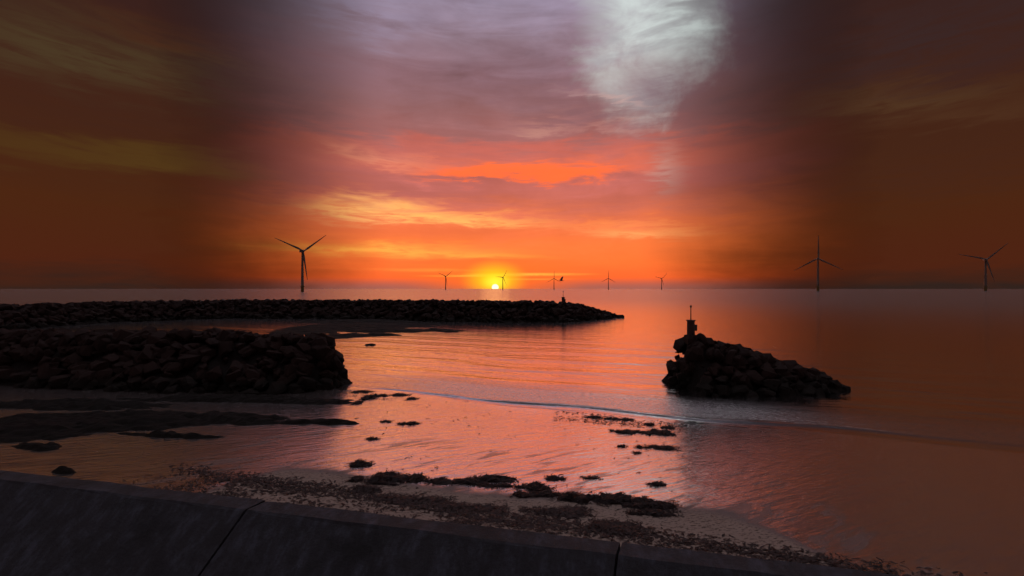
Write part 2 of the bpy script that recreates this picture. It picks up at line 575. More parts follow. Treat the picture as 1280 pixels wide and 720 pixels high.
def build_sea():
    # rows run along the shore, ever wider spaced towards the horizon
    v = np.concatenate([np.arange(-3, 14, 0.09), np.arange(14, 40, 0.22), np.geomspace(40, 60000, 150)])
    u = np.concatenate([-np.geomspace(60000, 62, 40), np.linspace(-60, 60, 260), np.geomspace(62, 60000, 40)])
    U, V = np.meshgrid(u, v)
    # spread the ends outwards with distance so that the sheet fills the view
    tang = np.array((SN[1], -SN[0]))
    X = tang[0] * U + SN[0] * V
    Y = SP[1] + SN[0] * SP[0] * 0 + tang[1] * (U + 13.4) + SN[1] * V - 0.0
    X = X + SP[0] + tang[0] * 13.4
    d = off(X, Y)
    L = sstep(d, 1.0, 7.0) * (1 - sstep(d, 60, 160))
    warp = 1.3 * fbm(X * 0.05, Y * 0.05, 21, 3)
    amp = 0.6 + 0.6 * fbm(X * 0.04 + 9, Y * 0.12, 33, 2)
    Z = L * amp * (0.045 * np.sin(2 * np.pi * (d + warp * 1.2) / 6.3) + 0.022 * np.sin(2 * np.pi * (d * 1.03 + warp * 2 + X * 0.03) / 2.9))
    # the little wave that breaks along the beach, dying out to the left
    run = sstep(X, -15.0, -3.0) * (1 - 0.7 * sstep(X, 11, 24))
    crest = 0.95 + 0.25 * np.sin(X * 0.35) + 0.18 * fbm(X * 0.3, X * 0 + 2.0, 7, 3)
    q = d - crest
    Z = Z + run * (0.10 + 0.03 * fbm(X * 0.7, X * 0, 40, 2)) * np.where(q < 0, np.exp(-(q / 0.16) ** 2), np.exp(-(q / 0.75) ** 2))
    Z = Z + 0.012
    dist = np.hypot(X, Y)
    far = sstep(np.log(np.maximum(dist, 1)), math.log(55), math.log(420))
    band = sstep(d, 0.7, 1.4) * (1 - sstep(d, 3.5, 8.5))
    chop = band * (0.15 + 0.85 * run)
    lip = run * np.exp(-((q - 0.16) / 0.13) ** 2) * np.clip(0.55 + 0.9 * fbm(X * 1.3, Y * 1.3, 91, 3), 0, 1)
    lip = lip + 0.8 * np.exp(-((d - 0.12 - 0.2 * fbm(X * 0.6, Y * 0.6, 92, 2)) / 0.10) ** 2) * np.clip(0.3 + fbm(X * 1.1, Y * 1.1, 93, 3), 0, 1)
    me = grid_mesh('sea', np.stack([X, Y, Z], -1), True, {'far': far, 'chop': chop, 'lip': lip})
    tag(obj('sea', me, mat_sea()), kind='structure')


build_sea()


# ------------------------------------------------------------------ rock and boulders
def mat_rock(name, c0, c1):
    m, t, b = material(name)
    pos = t.new('ShaderNodeTexCoord').outputs['Object']
    inf = t.new('ShaderNodeObjectInfo').outputs['Random']
    n = t.noise(pos, 2.3, 5, 0.65)
    c = t.mix(n, c0, c1)
    c = t.mix(t.m('MULTIPLY', inf, 0.5), c, c0)
    geo = t.new('ShaderNodeNewGeometry').outputs['Position']
    sz = t.new('ShaderNodeSeparateXYZ')
    t.l.new(geo, sz.inputs[0])
    tide = t.m('ADD', sz.outputs[2], t.m('MULTIPLY', t.m('SUBTRACT', t.noise(geo, 0.7, 3), 0.5), 1.6))
    c = t.mix(t.step(tide, 0.7, 1.5, 0.85, 0.0), c, (0.006, 0.005, 0.003, 1))
    t.put(b.inputs['Base Color'], c)
    b.inputs['Roughness'].default_value = 0.8
    b.inputs['Specular IOR Level'].default_value = 0.2
    bp = t.new('ShaderNodeBump')
    bp.inputs['Distance'].default_value = 0.08
    t.l.new(t.noise(pos, 6.0, 5, 0.7), bp.inputs['Height'])
    t.l.new(bp.outputs[0], b.inputs['Normal'])
    return m


M_ROCK = mat_rock('weathered_dark_rock', (0.011, 0.005, 0.004, 1), (0.038, 0.017, 0.013, 1))
M_CORE = mat_rock('rubble_core', (0.007, 0.004, 0.003, 1), (0.016, 0.009, 0.008, 1))
M_REEF = mat_rock('weedy_reef_rock', (0.006, 0.003, 0.0025, 1), (0.02, 0.010, 0.008, 1))

rng = random.Random(11)


def boulder_mesh(k):
    r = random.Random(100 + k)
    bm = bmesh.new()
    sx, sy, sz = r.uniform(0.85, 1.2), r.uniform(0.7, 1.0), r.uniform(0.6, 0.85)
    for _ in range(17):
        v = Vector((r.gauss(0, 1), r.gauss(0, 1), r.gauss(0, 1))).normalized()
        v *= r.uniform(0.85, 1.1)
        # squared off, as quarried blocks are
        v = Vector([math.copysign(abs(c) ** 0.7, c) for c in v])
        bm.verts.new((v.x * 0.5 * sx, v.y * 0.5 * sy, v.z * 0.5 * sz))
    res = bmesh.ops.convex_hull(bm, input=bm.verts)
    kill = [e for e in res['geom_interior'] if isinstance(e, bmesh.types.BMVert)]
    bmesh.ops.delete(bm, geom=kill, context='VERTS')
    bmesh.ops.recalc_face_normals(bm, faces=bm.faces)
    me = bpy.data.meshes.new('boulder')
    bm.to_mesh(me)
    bm.free()
    me.materials.append(M_ROCK)
    return me


BOULDERS = [boulder_mesh(k) for k in range(9)]
B_NP = []
for _me in BOULDERS:
    _co = np.empty(len(_me.vertices) * 3)
    _me.vertices.foreach_get('co', _co)
    B_NP.append((_co.reshape(-1, 3), [tuple(p.vertices) for p in _me.polygons]))


def rot_any():
    return Matrix.Rotation(rng.uniform(0, 6.28), 3, 'Z') @ Matrix.Rotation(rng.uniform(-0.6, 0.6), 3, 'X') @ Matrix.Rotation(rng.uniform(-0.6, 0.6), 3, 'Y')


class Ridge:
    """a rubble mound along a centre line; each station (x, y, crest height, crest half width, slope run per metre)"""

    def __init__(self, st):
        self.st = [np.array(s, float) for s in st]
        self.seg = []
        self.len = 0
        for a, b in zip(self.st, self.st[1:]):
            l = math.hypot(*(b - a)[:2])
            self.seg.append((self.len, l, a, b))
            self.len += l

    def sample(self, s):
        for s0, l, a, b in self.seg:
            if s <= s0 + l or (s0, l) == self.seg[-1][:2]:
                f = min(max((s - s0) / l, 0), 1)
                p = a + (b - a) * f
                d = (b - a)[:2] / l
                return p, np.array((d[1], -d[0]))      # right-hand normal

    def surf(self, s, q, zb=-0.6):
        """q in -1..1 across: -1 far toe, 1 near toe"""
        p, n = self.sample(s)
        H, w, run = p[2], p[3], p[4]
        full = w + (H - zb) * run
        x = q * full
        z = H if abs(x) <= w else H - (abs(x) - w) / run
        return Vector((p[0] + n[0] * x, p[1] + n[1] * x, z)), full


def mound(root, ridge, size, n_parts, near_only_q, zmin, seed, n_total, taper=0.0):
    """core + boulders; the n_parts nearest and highest boulders as single parts, the rest one mass"""
    rr = random.Random(seed)
    # core
    bm = bmesh.new()
    rows = []
    ns = max(8, int(ridge.len / 1.2))
    for i in range(ns + 1):
        row = []
        for j in range(17):
            q = -1 + 2 * j / 16
            p, _ = ridge.surf(ridge.len * i / ns, q)
            p.z -= size * 0.35
            p += Vector([rr.uniform(-0.15, 0.15) * size for _ in range(3)])
            row.append(bm.verts.new(p))
        rows.append(row)
    for i in range(ns):
        for j in range(16):
            bm.faces.new((rows[i][j], rows[i + 1][j], rows[i + 1][j + 1], rows[i][j + 1]))
    bm.faces.new(rows[0][::1])
    bm.faces.new(rows[-1][::-1])
    bmesh.ops.recalc_face_normals(bm, faces=bm.faces)
    obj('rubble_core', bm, M_CORE, root)
    items = []
    for i in range(n_total):
        s = rr.uniform(-0.01, 1.01) * ridge.len
        q = rr.uniform(-0.75, 1.0) if near_only_q else rr.uniform(-1, 1)
        p, full = ridge.surf(s, q)
        if p.z < zmin:
            continue
        k = size * rr.choice((0.5, 0.65, 0.8, 0.95, 1.1, 1.3, 1.6))
        p.z += rr.uniform(-0.12, 0.10) * size
        items.append((p, k))
    # crest row, standing a little proud
    s = 0.0
    crest = []
    while s < ridge.len:
        p, _ = ridge.surf(s, rr.uniform(-0.1, 0.2))
        p.z += rr.uniform(-0.1, 0.28) * size
        crest.append((p, size * rr.uniform(0.8, 1.35)))
        s += size * rr.uniform(0.55, 1.1)
    crest = [c for c in crest if c[0].z > zmin]
    items.sort(key=lambda it: it[0].y - 1.2 * it[0].z)
    sing = crest + items[:max(0, n_parts - len(crest))]
    rest = items[max(0, n_parts - len(crest)):]
    for p, k in sing:
        o = bpy.data.objects.new('boulder', rr.choice(BOULDERS))
        COL.objects.link(o)
        o.parent = root
        o.matrix_local = Matrix.Translation(p) @ rot_any().to_4x4() @ Matrix.Scale(k * 1.25, 4)
    V, Fc = [], []
    for p, k in rest:
        co, fs = rr.choice(B_NP)
        mt = np.array(rot_any()) * (k * 1.25)
        b0 = len(V)
        V.extend((co @ mt.T + np.array(p)).tolist())
        Fc.extend([tuple(b0 + i for i in f) for f in fs])
    if V:
        me = bpy.data.meshes.new('boulder_mass')
        me.from_pydata(V, [], Fc)
        me.update()
        tag(obj('boulder_mass', me, M_ROCK, root), kind='stuff')


# the long breakwater across the bay
t_far = thing('rock_breakwater', 'long low breakwater of dark boulders across the bay under the sunset', 'breakwater')
far_ridge = Ridge([(-70, 45, 3.8, 1.5, 1.3), (-92, 60, 3.9, 1.8, 1.3), (-106, 84, 4.0, 2.0, 1.3), (-102, 110, 4.0, 2.0, 1.3), (-80, 128, 4.1, 2.0, 1.35), (-47, 127, 4.1, 2.0, 1.35), (-22, 118, 4.25, 2.0, 1.4), (0, 114.5, 4.15, 2.0, 1.4),
                   (9, 115, 4.15, 2.0, 1.4), (14.5, 117, 3.8, 1.6, 1.4), (20, 120, 2.6, 1.3, 1.3), (25, 122.5, 1.2, 0.8, 1.3), (30, 125, -0.2, 0.4, 1.3)])
mound(t_far, far_ridge, 1.15, 290, True, -0.5, 5, 5200)

# the near arm on the left and the near mound on the right
t_near = thing('rock_groyne', 'near wall of dark boulders on the left behind the weedy reef', 'groyne')
near_ridge = Ridge([(-62, 42.5, 3.8, 0.9, 0.95), (-40, 38.9, 3.8, 0.9, 0.95), (-28, 38.1, 4.0, 0.9, 0.95), (-20, 37.8, 3.75, 0.9, 0.92),
                    (-15.9, 37.8, 3.55, 0.8, 0.9), (-15.0, 37.8, 2.0, 0.5, 0.8), (-14.3, 37.8, -0.2, 0.3, 0.8)])
mound(t_near, near_ridge, 0.85, 300, True, -0.25, 6, 1500)
t_right = thing('rock_mound', 'black rock mound tapering to the right in the dark water', 'rocks')
right_ridge = Ridge([(13.6, 37.2, -0.4, 0.4, 0.8), (14.0, 37.3, 1.4, 0.6, 0.85), (14.4, 37.35, 3.0, 0.7, 0.85), (14.8, 37.4, 3.9, 0.8, 0.85), (16.0, 37.2, 3.4, 0.8, 0.9),
                     (20.0, 36.6, 2.4, 0.7, 0.9), (23.5, 36.0, 1.2, 0.5, 0.9), (26.2, 35.4, -0.1, 0.3, 0.9)])
mound(t_right, right_ridge, 0.74, 290, True, -0.25, 7, 520)


# ------------------------------------------------------------------ reefs: low weedy ledges that dry at low tide
def reef(name, label, spots, z_add, res, seed, off_sea=False):
    """spots: (px, py, half width px, half depth px, height)"""
    pts = []
    for px, py, hx, hy, h in spots:
        c = at(px, py, 0.0 if off_sea else None)
        l = at(px - hx, py, 0.0 if off_sea else None)
        f = at(px, py - hy, 0.0 if off_sea else None)
        n = at(px, py + hy, 0.0 if off_sea else None)
        pts.append((c.x, c.y, abs(c.x - l.x), abs(f.y - n.y) / 2, h))
    x0 = min(p[0] - 1.5 * p[2] for p in pts)
    x1 = max(p[0] + 1.5 * p[2] for p in pts)
    y0 = min(p[1] - 1.6 * p[3] for p in pts)
    y1 = max(p[1] + 1.6 * p[3] for p in pts)
    X, Y = np.meshgrid(np.arange(x0, x1, res), np.arange(y0, y1, res))
    wx = X + 0.8 * fbm(X * 0.35, Y * 0.35, seed + 3, 3) * res * 6
    wy = Y + 0.8 * fbm(X * 0.35 + 7, Y * 0.35, seed + 4, 3) * res * 5
    H = np.full(X.shape, -0.25)
    for cx, cy, a, b, h in pts:
        q = ((wx - cx) / a) ** 2 + ((wy - cy) / b) ** 2
        H = np.maximum(H, -0.25 + (h + 0.25) * np.exp(-np.maximum(q - 0.25, 0) * 0.8))
    H = H + 0.10 * fbm(X / (res * 7), Y / (res * 4), seed, 4) * sstep(H, -0.2, 0.05)
    H = H + (0.07 * val_noise(X / (res * 1.6), Y / (res * 1.6), seed + 8) + 0.09 * val_noise(X / (res * 4.1), Y / (res * 2.3), seed + 9)) * sstep(H, -0.15, 0.1)
    base = 0 if off_sea else ground_z(X, Y)
    Z = base + H + z_add
    me = grid_mesh(name, np.stack([X, Y, Z], -1), False)
    o = obj(name, me, M_REEF)
    tag(o, label, 'reef')
    return o


reef('tidal_reef', 'flat dark reef in thin bands at the foot of the long breakwater',
     [(438, 409, 46, 4.5, 0.30), (400, 411, 40, 6, 0.3), (470, 407.5, 60, 2.6, 0.25), (510, 405.5, 45, 1.6, 0.18), (530, 412.5, 34, 1.1, 0.16),
      (480, 413.5, 48, 2.0, 0.32), (470, 418.5, 30, 1.0, 0.2), (555, 414.3, 22, 0.8, 0.2), (430, 420, 34, 2.4, 0.3), (450, 402, 60, 2.0, 0.3)], 0.07, 0.42, 51, True)
reef('tidal_reef', 'small lone dark rock awash in the bay below the reef bands',
     [(462, 431.5, 8, 0.7, 0.2)], -0.02, 0.16, 57, True)
reef('tidal_reef', 'broad black weedy reef in front of the near boulder wall on the left',
     [(30, 535, 100, 17, 0.42), (140, 528, 120, 11, 0.40), (90, 507, 130, 6, 0.3), (270, 524, 90, 6, 0.34), (300, 500, 140, 4, 0.28),
      (380, 528, 80, 3.0, 0.22), (200, 546, 70, 2.5, 0.2), (30, 560, 50, 4, 0.22), (400, 503, 40, 3, 0.2)], -0.04, 0.16, 63)
reef('tidal_reef', 'small dark rock on the wet sand beyond the tip of the left reef',
     [(84, 589, 26, 3, 0.2)], -0.05, 0.10, 71)


# ------------------------------------------------------------------ seaweed
def mat_weed():
    m, t, b = material('seaweed')
    pos = t.new('ShaderNodeNewGeometry').outputs['Position']
    n = t.noise(pos, 5.0, 4, 0.6)
    t.put(b.inputs['Base Color'], t.mix(n, (0.006, 0.003, 0.0025, 1), (0.022, 0.009, 0.007, 1)))
    b.inputs['Roughness'].default_value = 0.6
    b.inputs['Specular IOR Level'].default_value = 0.25
    return m


def mat_weed_dry():
    m, t, b = material('drying_seaweed')
    pos = t.new('ShaderNodeNewGeometry').outputs['Position']
    n = t.noise(pos, 3.0, 4, 0.6)
    t.put(b.inputs['Base Color'], t.mix(n, (0.010, 0.005, 0.004, 1), (0.045, 0.018, 0.014, 1)))
    b.inputs['Roughness'].default_value = 0.7
    return m


M_WEED = mat_weed()
M_WEED2 = mat_weed_dry()


def frond(V, Fc, p, ang, length, w, rr, lift):
    b0 = len(V)
    dx, dy = math.cos(ang), math.sin(ang)
    nx, ny = -dy, dx
    bend = rr.uniform(-0.6, 0.6)
    for i in range(4):
        f = i / 3
        ww = w * (0.6, 1.0, 0.8, 0.15)[i]
        cx = p[0] + dx * length * f + nx * bend * length * f * f
        cy = p[1] + dy * length * f + ny * bend * length * f * f
        cz = p[2] + lift * math.sin(math.pi * f * 0.9) + rr.uniform(-0.3, 0.3) * w
        V.append((cx + nx * ww, cy + ny * ww, cz + rr.uniform(0, 0.6) * w))
        V.append((cx - nx * ww, cy - ny * ww, cz))
    for i in range(3):
        a = b0 + 2 * i
        Fc.append((a, a + 1, a + 3, a + 2))


def clump(px0, px1, py0, py1, label, mat=M_WEED, k=1.0, group='heaps of seaweed on the beach'):
    pc = at((px0 + px1) / 2, py1)
    l, r_ = at(px0, py1), at(px1, py1)
    hw = (r_ - l).length / 2 * 1.12
    hpx = (py1 - py0)
    dist = pc.y
    # what is seen as height is partly depth on the ground, partly real height
    deep = max(0.12, at((px0 + px1) / 2, py1 - hpx * 0.65).y - pc.y)
    hgt = max(0.05, hpx * 0.5 * dist / F) * k
    c = pc + Vector((0, deep / 2, 0))
    along = Vector((r_.x - l.x, r_.y - l.y, 0)).normalized()
    ang0 = math.atan2(along.y, along.x) - 0.10
    rr = random.Random(int(px0 * 31 + py0 * 7))
    V, Fc = [], []
    nu, nv = max(22, int(hw * 2 / 0.06)), max(12, int(deep / 0.06))
    nu, nv = min(nu, 60), min(nv, 24)
    sd = rr.randint(0, 999)
    u = np.linspace(-1.15, 1.15, nu + 1)
    v = np.linspace(-1.2, 1.2, nv + 1)
    U, W = np.meshgrid(u, v)
    X = U * hw
    Yl = W * deep * 0.55
    fu = max(2.2, hw * 2.6)
    q = (U + 0.30 * val_noise(U * fu, W * 1.6, sd)) ** 2 + (W + 0.65 * val_noise(U * fu * 0.8, W * 1.1 + 5, sd + 1)) ** 2 + 0.35 * val_noise(U * fu * 2.3, W * 2.5, sd + 6)
    H = hgt * np.clip(1.05 - q, -0.4, 1) * (0.75 + 0.45 * fbm(X * 2.3, Yl * 3, sd + 2, 3))
    H = H + 0.03 * val_noise(X * 12, Yl * 12, sd + 5)
    ca, sa = math.cos(ang0), math.sin(ang0)
    GX, GY = c.x + X * ca - Yl * sa, c.y + X * sa + Yl * ca
    G = ground_z(GX, GY)
    P = np.stack([GX - c.x, GY - c.y, G + np.where(q > 1.25, -0.06, H) - c.z], -1)
    rw, cl = P.shape[:2]
    V = P.reshape(-1, 3).tolist()
    for i in range(rw - 1):
        for j in range(cl - 1):
            a = i * cl + j
            Fc.append((a, a + 1, a + cl + 1, a + cl))
    nf = int(min(600, 70 + 300 * hw * deep * 1.5 + 80 * hw))
    for _ in range(nf):
        i, j = rr.randrange(rw), rr.randrange(cl)
        if q[i, j] > 1.9:
            continue
        p = P[i, j]
        frond(V, Fc, (p[0], p[1], p[2] + 0.01 if q[i, j] < 1.1 else G[i, j] - c.z + 0.012), rr.uniform(0, 6.28), rr.uniform(0.06, 0.20), rr.uniform(0.008, 0.022), rr, rr.uniform(0, 0.02))
    me = bpy.data.meshes.new('seaweed_clump')
    me.from_pydata(V, [], Fc)
    me.update()
    o = obj('seaweed_clump', me, mat)
    o.location = c
    tag(o, label, 'seaweed', group)


clumps = [
    (458, 504, 588, 603, 'tall humped seaweed heap at the left end of the long weed line'),
    (504, 530, 592, 602, 'low rounded seaweed heap just right of the tall humped heap'),
    (531, 571, 596, 605, 'flat seaweed bank in the weed line left of the centre'),
    (571, 600, 597, 605, 'short dark seaweed bank touching the long tail of weed'),
    (590, 641, 593, 602, 'long thin tail of seaweed reaching onto the wet sand'),
    (600, 642, 603, 609, 'narrow seaweed strip directly under the long thin tail'),
    (436, 451, 594, 602, 'small seaweed heap left of the tall humped heap'),
    (436, 470, 605, 616, 'brown seaweed heap close above the sea wall on the left'),
    (436, 461, 574, 583, 'lone seaweed heap lying on wet sand above the weed line'),
    (458, 491, 601, 606, 'thin seaweed strip below the tall humped heap'),
    (652, 690, 602, 613, 'rounded seaweed heap in the gap of the weed line'),
    (642, 666, 614, 622, 'small patch of weed behind and below the rounded heap'),
    (667, 702, 612, 621, 'low seaweed bank joining the rounded heap to the biggest one'),
    (698, 756, 612, 630, 'biggest seaweed heap of the weed line, right of centre'),
    (752, 790, 615, 629, 'second big seaweed heap right beside the biggest one'),
    (788, 846, 621, 636, 'sloping seaweed bank at the right end of the bright beach'),
    (662, 734, 628, 646, 'broad flat brown seaweed mat between weed line and sea wall'),
    (792, 845, 634, 645, 'dark seaweed strip below the sloping bank on the right'),
    (741, 802, 646, 668, 'large brown seaweed mat nearest the sea wall on the right'),
    (548, 622, 626, 640, 'long brown seaweed mat above the sea wall left of centre'),
    (470, 548, 616, 630, 'wide thin brown seaweed mat near the wall on the left'),
    (685, 705, 594, 600, 'small black seaweed tuft on pale wet sand above the biggest heap'),
    (729, 751, 595, 599, 'thin black weed strip on wet sand, middle right'),
    (813, 831, 602, 607, 'thin black weed strip on wet sand at the far right'),
    (735, 752, 519, 523, 'leftmost weed tuft along the wave edge on the right'),
    (757, 774, 521, 525, 'second weed tuft from the left along the wave edge'),
    (776, 792, 522, 526, 'third weed tuft from the left along the wave edge'),
    (808, 819, 528, 532, 'small weed tuft below the wave edge at the right'),
    (829, 843, 532, 536, 'weed tuft at the right rim of the bright sand below the wave'),
    (768, 791, 536, 542, 'ragged weed tuft in the second row below the wave'),
    (791, 803, 537, 541, 'small tuft in the second weed row, between two larger ones'),
    (805, 819, 538, 543, 'tuft in the second weed row left of its thickest one'),
    (819, 842, 536, 544, 'thickest tuft of the second weed row below the wave'),
    (812, 846, 555, 562, 'long black weed heap alone on pink sand at the right'),
    (774, 783, 556, 559, 'tiny weed scrap left of the long black heap'),
    (797, 804, 557, 560, 'tiny weed scrap close beside the long black heap'),
    (794, 800, 564, 567, 'tiny weed scrap below and left of the long black heap'),
    (475, 488, 525, 528, 'leftmost of three weed scraps in a row on orange sand'),
    (497, 506, 527, 531, 'middle one of three weed scraps in a row on orange sand'),
    (508, 522, 527, 531, 'rightmost of three weed scraps in a row on orange sand'),
    (458, 472, 546, 550, 'single weed scrap on orange sand at the left'),
    (438, 448, 499, 506, 'dark weed lump at the left end of the wave edge'),
    (450, 466, 492, 499, 'thick weed lump in the cluster where the wave dies out'),
    (440, 462, 487, 491, 'flat weed strip on the seaward side of the left cluster'),
    (470, 484, 492, 496, 'weed scrap right of the thick lump in the left cluster'),
    (489, 510, 491, 495, 'long weed strip at the right end of the left cluster'),
    (508, 520, 496, 500, 'weed scrap on the wave line right of the left cluster'),
]
for c_ in clumps:
    clump(*c_, mat=M_WEED2 if 'brown' in c_[4] else M_WEED, k=0.45 if 'mat' in c_[4] else 1.0)


def litter(name, label, n, dens, size, seed, mat):
    rr = random.Random(seed)
    g = np.random.RandomState(seed)
    X, Y = g.uniform(-30, 24, 400000), g.uniform(8, 42, 400000)
    keep = g.uniform(0, 1, X.shape) < dens(X, Y, -off(X, Y), strand(X, Y))
    X, Y = X[keep][:n], Y[keep][:n]
    Z = ground_z(X, Y) + 0.012
    V, Fc = [], []
    for x, y, z in zip(X, Y, Z):
        frond(V, Fc, (x, y, z), rr.gauss(-0.25, 0.7) + rr.choice((0, math.pi)), rr.uniform(*size), rr.uniform(0.012, 0.04), rr, rr.uniform(0.0, 0.03))
    me = bpy.data.meshes.new(name)
    me.from_pydata(V, [], Fc)
    me.update()
    tag(obj(name, me, mat), label, 'seaweed', kind='stuff')


def dens_dry(X, Y, d, s):
    n = fbm(X * 0.8 + Y * 0.1, Y * 1.7, 77, 3)
    side = sstep(np.abs(X) - 0.40 * Y, 2.0, 8.0)
    line = 0.75 * np.exp(-((s - 0.35) / 0.45) ** 2)
    return np.where((s > -0.6) & (s < 9), np.clip(np.maximum(0.05, (n + 0.25) * 1.2) * (s > 0.2) + line, 0, 1) * (1 - side), 0)


def dens_edge(X, Y, d, s):
    n = fbm(X * 0.5, Y * 1.1, 78, 2)
    k = np.where(X > 2.5, 0.34, np.where(X < -8, 0.30, 0.006))
    k = np.where((d > 0.2) & (d < 2.6), k, np.where((d > 0) & (s < 0), 0.012, 0))
    return k * np.clip(n + 0.25, 0, 1) * (1 - sstep(np.abs(X) - 0.37 * Y, -0.1, 1.0))


litter('seaweed_litter', 'loose brown shreds of weed strewn over the dry sand', 60000, dens_dry, (0.06, 0.26), 5, M_WEED2)
litter('seaweed_litter', 'small dark scraps of weed scattered along the wave edge', 2600, dens_edge, (0.06, 0.26), 6, M_WEED)


# ------------------------------------------------------------------ sea wall and promenade
def mat_concrete():
    m, t, b = material('dark_stained_concrete')
    pos = t.new('ShaderNodeNewGeometry').outputs['Position']
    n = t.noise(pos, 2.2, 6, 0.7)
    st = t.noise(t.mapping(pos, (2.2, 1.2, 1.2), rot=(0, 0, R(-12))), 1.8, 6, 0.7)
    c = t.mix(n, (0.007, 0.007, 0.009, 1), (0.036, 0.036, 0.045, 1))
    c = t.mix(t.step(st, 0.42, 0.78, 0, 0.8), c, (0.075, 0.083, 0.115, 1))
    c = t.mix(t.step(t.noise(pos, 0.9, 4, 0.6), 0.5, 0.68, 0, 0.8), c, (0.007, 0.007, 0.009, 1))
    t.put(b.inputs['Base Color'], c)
    b.inputs['Roughness'].default_value = 0.85
    bp = t.new('ShaderNodeBump')
    bp.inputs['Distance'].default_value = 0.02
    t.l.new(t.noise(pos, 14, 6, 0.7), bp.inputs['Height'])
    t.l.new(bp.outputs[0], b.inputs['Normal'])
    return m


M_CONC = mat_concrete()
WZ = 4.2
DK = 4.02
wl, wr = at(438, 638, WZ), at(842, 685, WZ)
wdir = (wr - wl).normalized()
wn = Vector((wdir.y, -wdir.x, 0))            # towards the land
if wn.y > 0:
    wn = -wn
jt = None
for i_ in range(2000):
    p_ = wl + wdir * (i_ * 0.01)
    if 640 + F * p_.x / p_.y >= 776:
        jt = i_ * 0.01
        break
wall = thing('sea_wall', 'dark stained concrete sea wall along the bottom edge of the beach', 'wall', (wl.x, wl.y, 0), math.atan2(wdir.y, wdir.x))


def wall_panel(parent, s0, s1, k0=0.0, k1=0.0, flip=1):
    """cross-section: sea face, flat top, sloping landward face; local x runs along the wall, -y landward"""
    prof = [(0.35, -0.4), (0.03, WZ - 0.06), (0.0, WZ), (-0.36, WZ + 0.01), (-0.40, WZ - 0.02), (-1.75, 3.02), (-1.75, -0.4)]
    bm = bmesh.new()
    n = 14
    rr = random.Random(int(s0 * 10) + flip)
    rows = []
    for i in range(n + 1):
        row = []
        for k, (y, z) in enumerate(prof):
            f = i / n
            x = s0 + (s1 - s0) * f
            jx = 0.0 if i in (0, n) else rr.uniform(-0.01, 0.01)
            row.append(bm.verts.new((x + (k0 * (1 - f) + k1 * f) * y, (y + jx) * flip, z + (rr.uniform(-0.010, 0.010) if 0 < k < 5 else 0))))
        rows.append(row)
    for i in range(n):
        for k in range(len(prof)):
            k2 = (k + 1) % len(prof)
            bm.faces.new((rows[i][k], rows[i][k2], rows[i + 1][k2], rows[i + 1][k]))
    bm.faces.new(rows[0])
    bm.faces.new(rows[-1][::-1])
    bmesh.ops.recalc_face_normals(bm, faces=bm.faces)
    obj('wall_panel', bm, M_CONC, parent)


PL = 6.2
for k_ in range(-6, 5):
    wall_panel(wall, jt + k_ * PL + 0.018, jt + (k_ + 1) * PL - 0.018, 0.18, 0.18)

bm = bmesh.new()
pv = [bm.verts.new(Vector((wl.x, wl.y, 3.0)) + wdir * s_ + wn * y_ - Vector((0, 0, wl.z - WZ))) for s_, y_ in ((-38, 1.73), (32, 1.73), (32, 14), (-38, 14))]
bm.faces.new(pv)
bmesh.ops.recalc_face_normals(bm, faces=bm.faces)
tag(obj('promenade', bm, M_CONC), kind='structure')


# ------------------------------------------------------------------ wind turbines
def plain(name, c, rough=0.5):
    m, t, b = material(name)
    pos = t.new('ShaderNodeTexCoord').outputs['Object']
    n = t.noise(pos, 0.8, 3, 0.6)
    d = tuple(x * 0.8 for x in c[:3]) + (1,)
    t.put(b.inputs['Base Color'], t.mix(n, d, c))
    b.inputs['Roughness'].default_value = rough
    return m


M_TURB = plain('turbine_silhouette_grey', (0.23, 0.18, 0.16, 1))  # light grey paint darkened, backlit silhouette put into the colour
M_PILE = plain('foundation_yellow_paint', (0.20, 0.15, 0.05, 1))


def lathe(prof, seg=16):
    bm = bmesh.new()
    rows = []
    for r, z in prof:
        rows.append([bm.verts.new((r * math.cos(6.28318 * i / seg), r * math.sin(6.28318 * i / seg), z)) for i in range(seg)])
    for a, b in zip(rows, rows[1:]):
        for i in range(seg):
            j = (i + 1) % seg
            bm.faces.new((a[i], a[j], b[j], b[i]))
    bm.faces.new(rows[0][::-1])
    bm.faces.new(rows[-1])
    return bm


def blade_mesh(L):
    bm = bmesh.new()
    rows = []
    for f, ch, th in ((0, 3.2, 3.2), (0.05, 3.4, 3.0), (0.2, 5.4, 1.5), (0.5, 3.6, 0.8), (0.8, 2.2, 0.45), (0.97, 1.1, 0.2), (1.0, 0.3, 0.1)):
        z = f * L
        rows.append([bm.verts.new(p) for p in ((-0.35 * ch, 0, z), (0, -th / 2, z), (0.65 * ch, 0, z), (0, th / 2, z))])
    for a, b in zip(rows, rows[1:]):
        for i in range(4):
            j = (i + 1) % 4
            bm.faces.new((a[i], a[j], b[j], b[i]))
    bm.faces.new(rows[0][::-1])
    bm.faces.new(rows[-1])
    bmesh.ops.recalc_face_normals(bm, faces=bm.faces)
    me = bpy.data.meshes.new('blade')
    bm.to_mesh(me)
    bm.free()
    me.materials.append(M_TURB)
    return me


def to_mesh(name, bm, mat):
    me = bpy.data.meshes.new(name)
    bm.to_mesh(me)
    bm.free()
    me.materials.append(mat)
    return me


HUB = 108.0
ME_T = to_mesh('tower', lathe([(3.6, 17), (3.5, 30), (2.4, HUB - 2.2)]), M_TURB)
ME_P = to_mesh('foundation', lathe([(3.9, -12), (3.9, 14.0), (6.2, 14.2), (6.2, 15.4), (3.9, 15.6), (3.7, 17.2)]), M_PILE)
ME_B = blade_mesh(78.0)


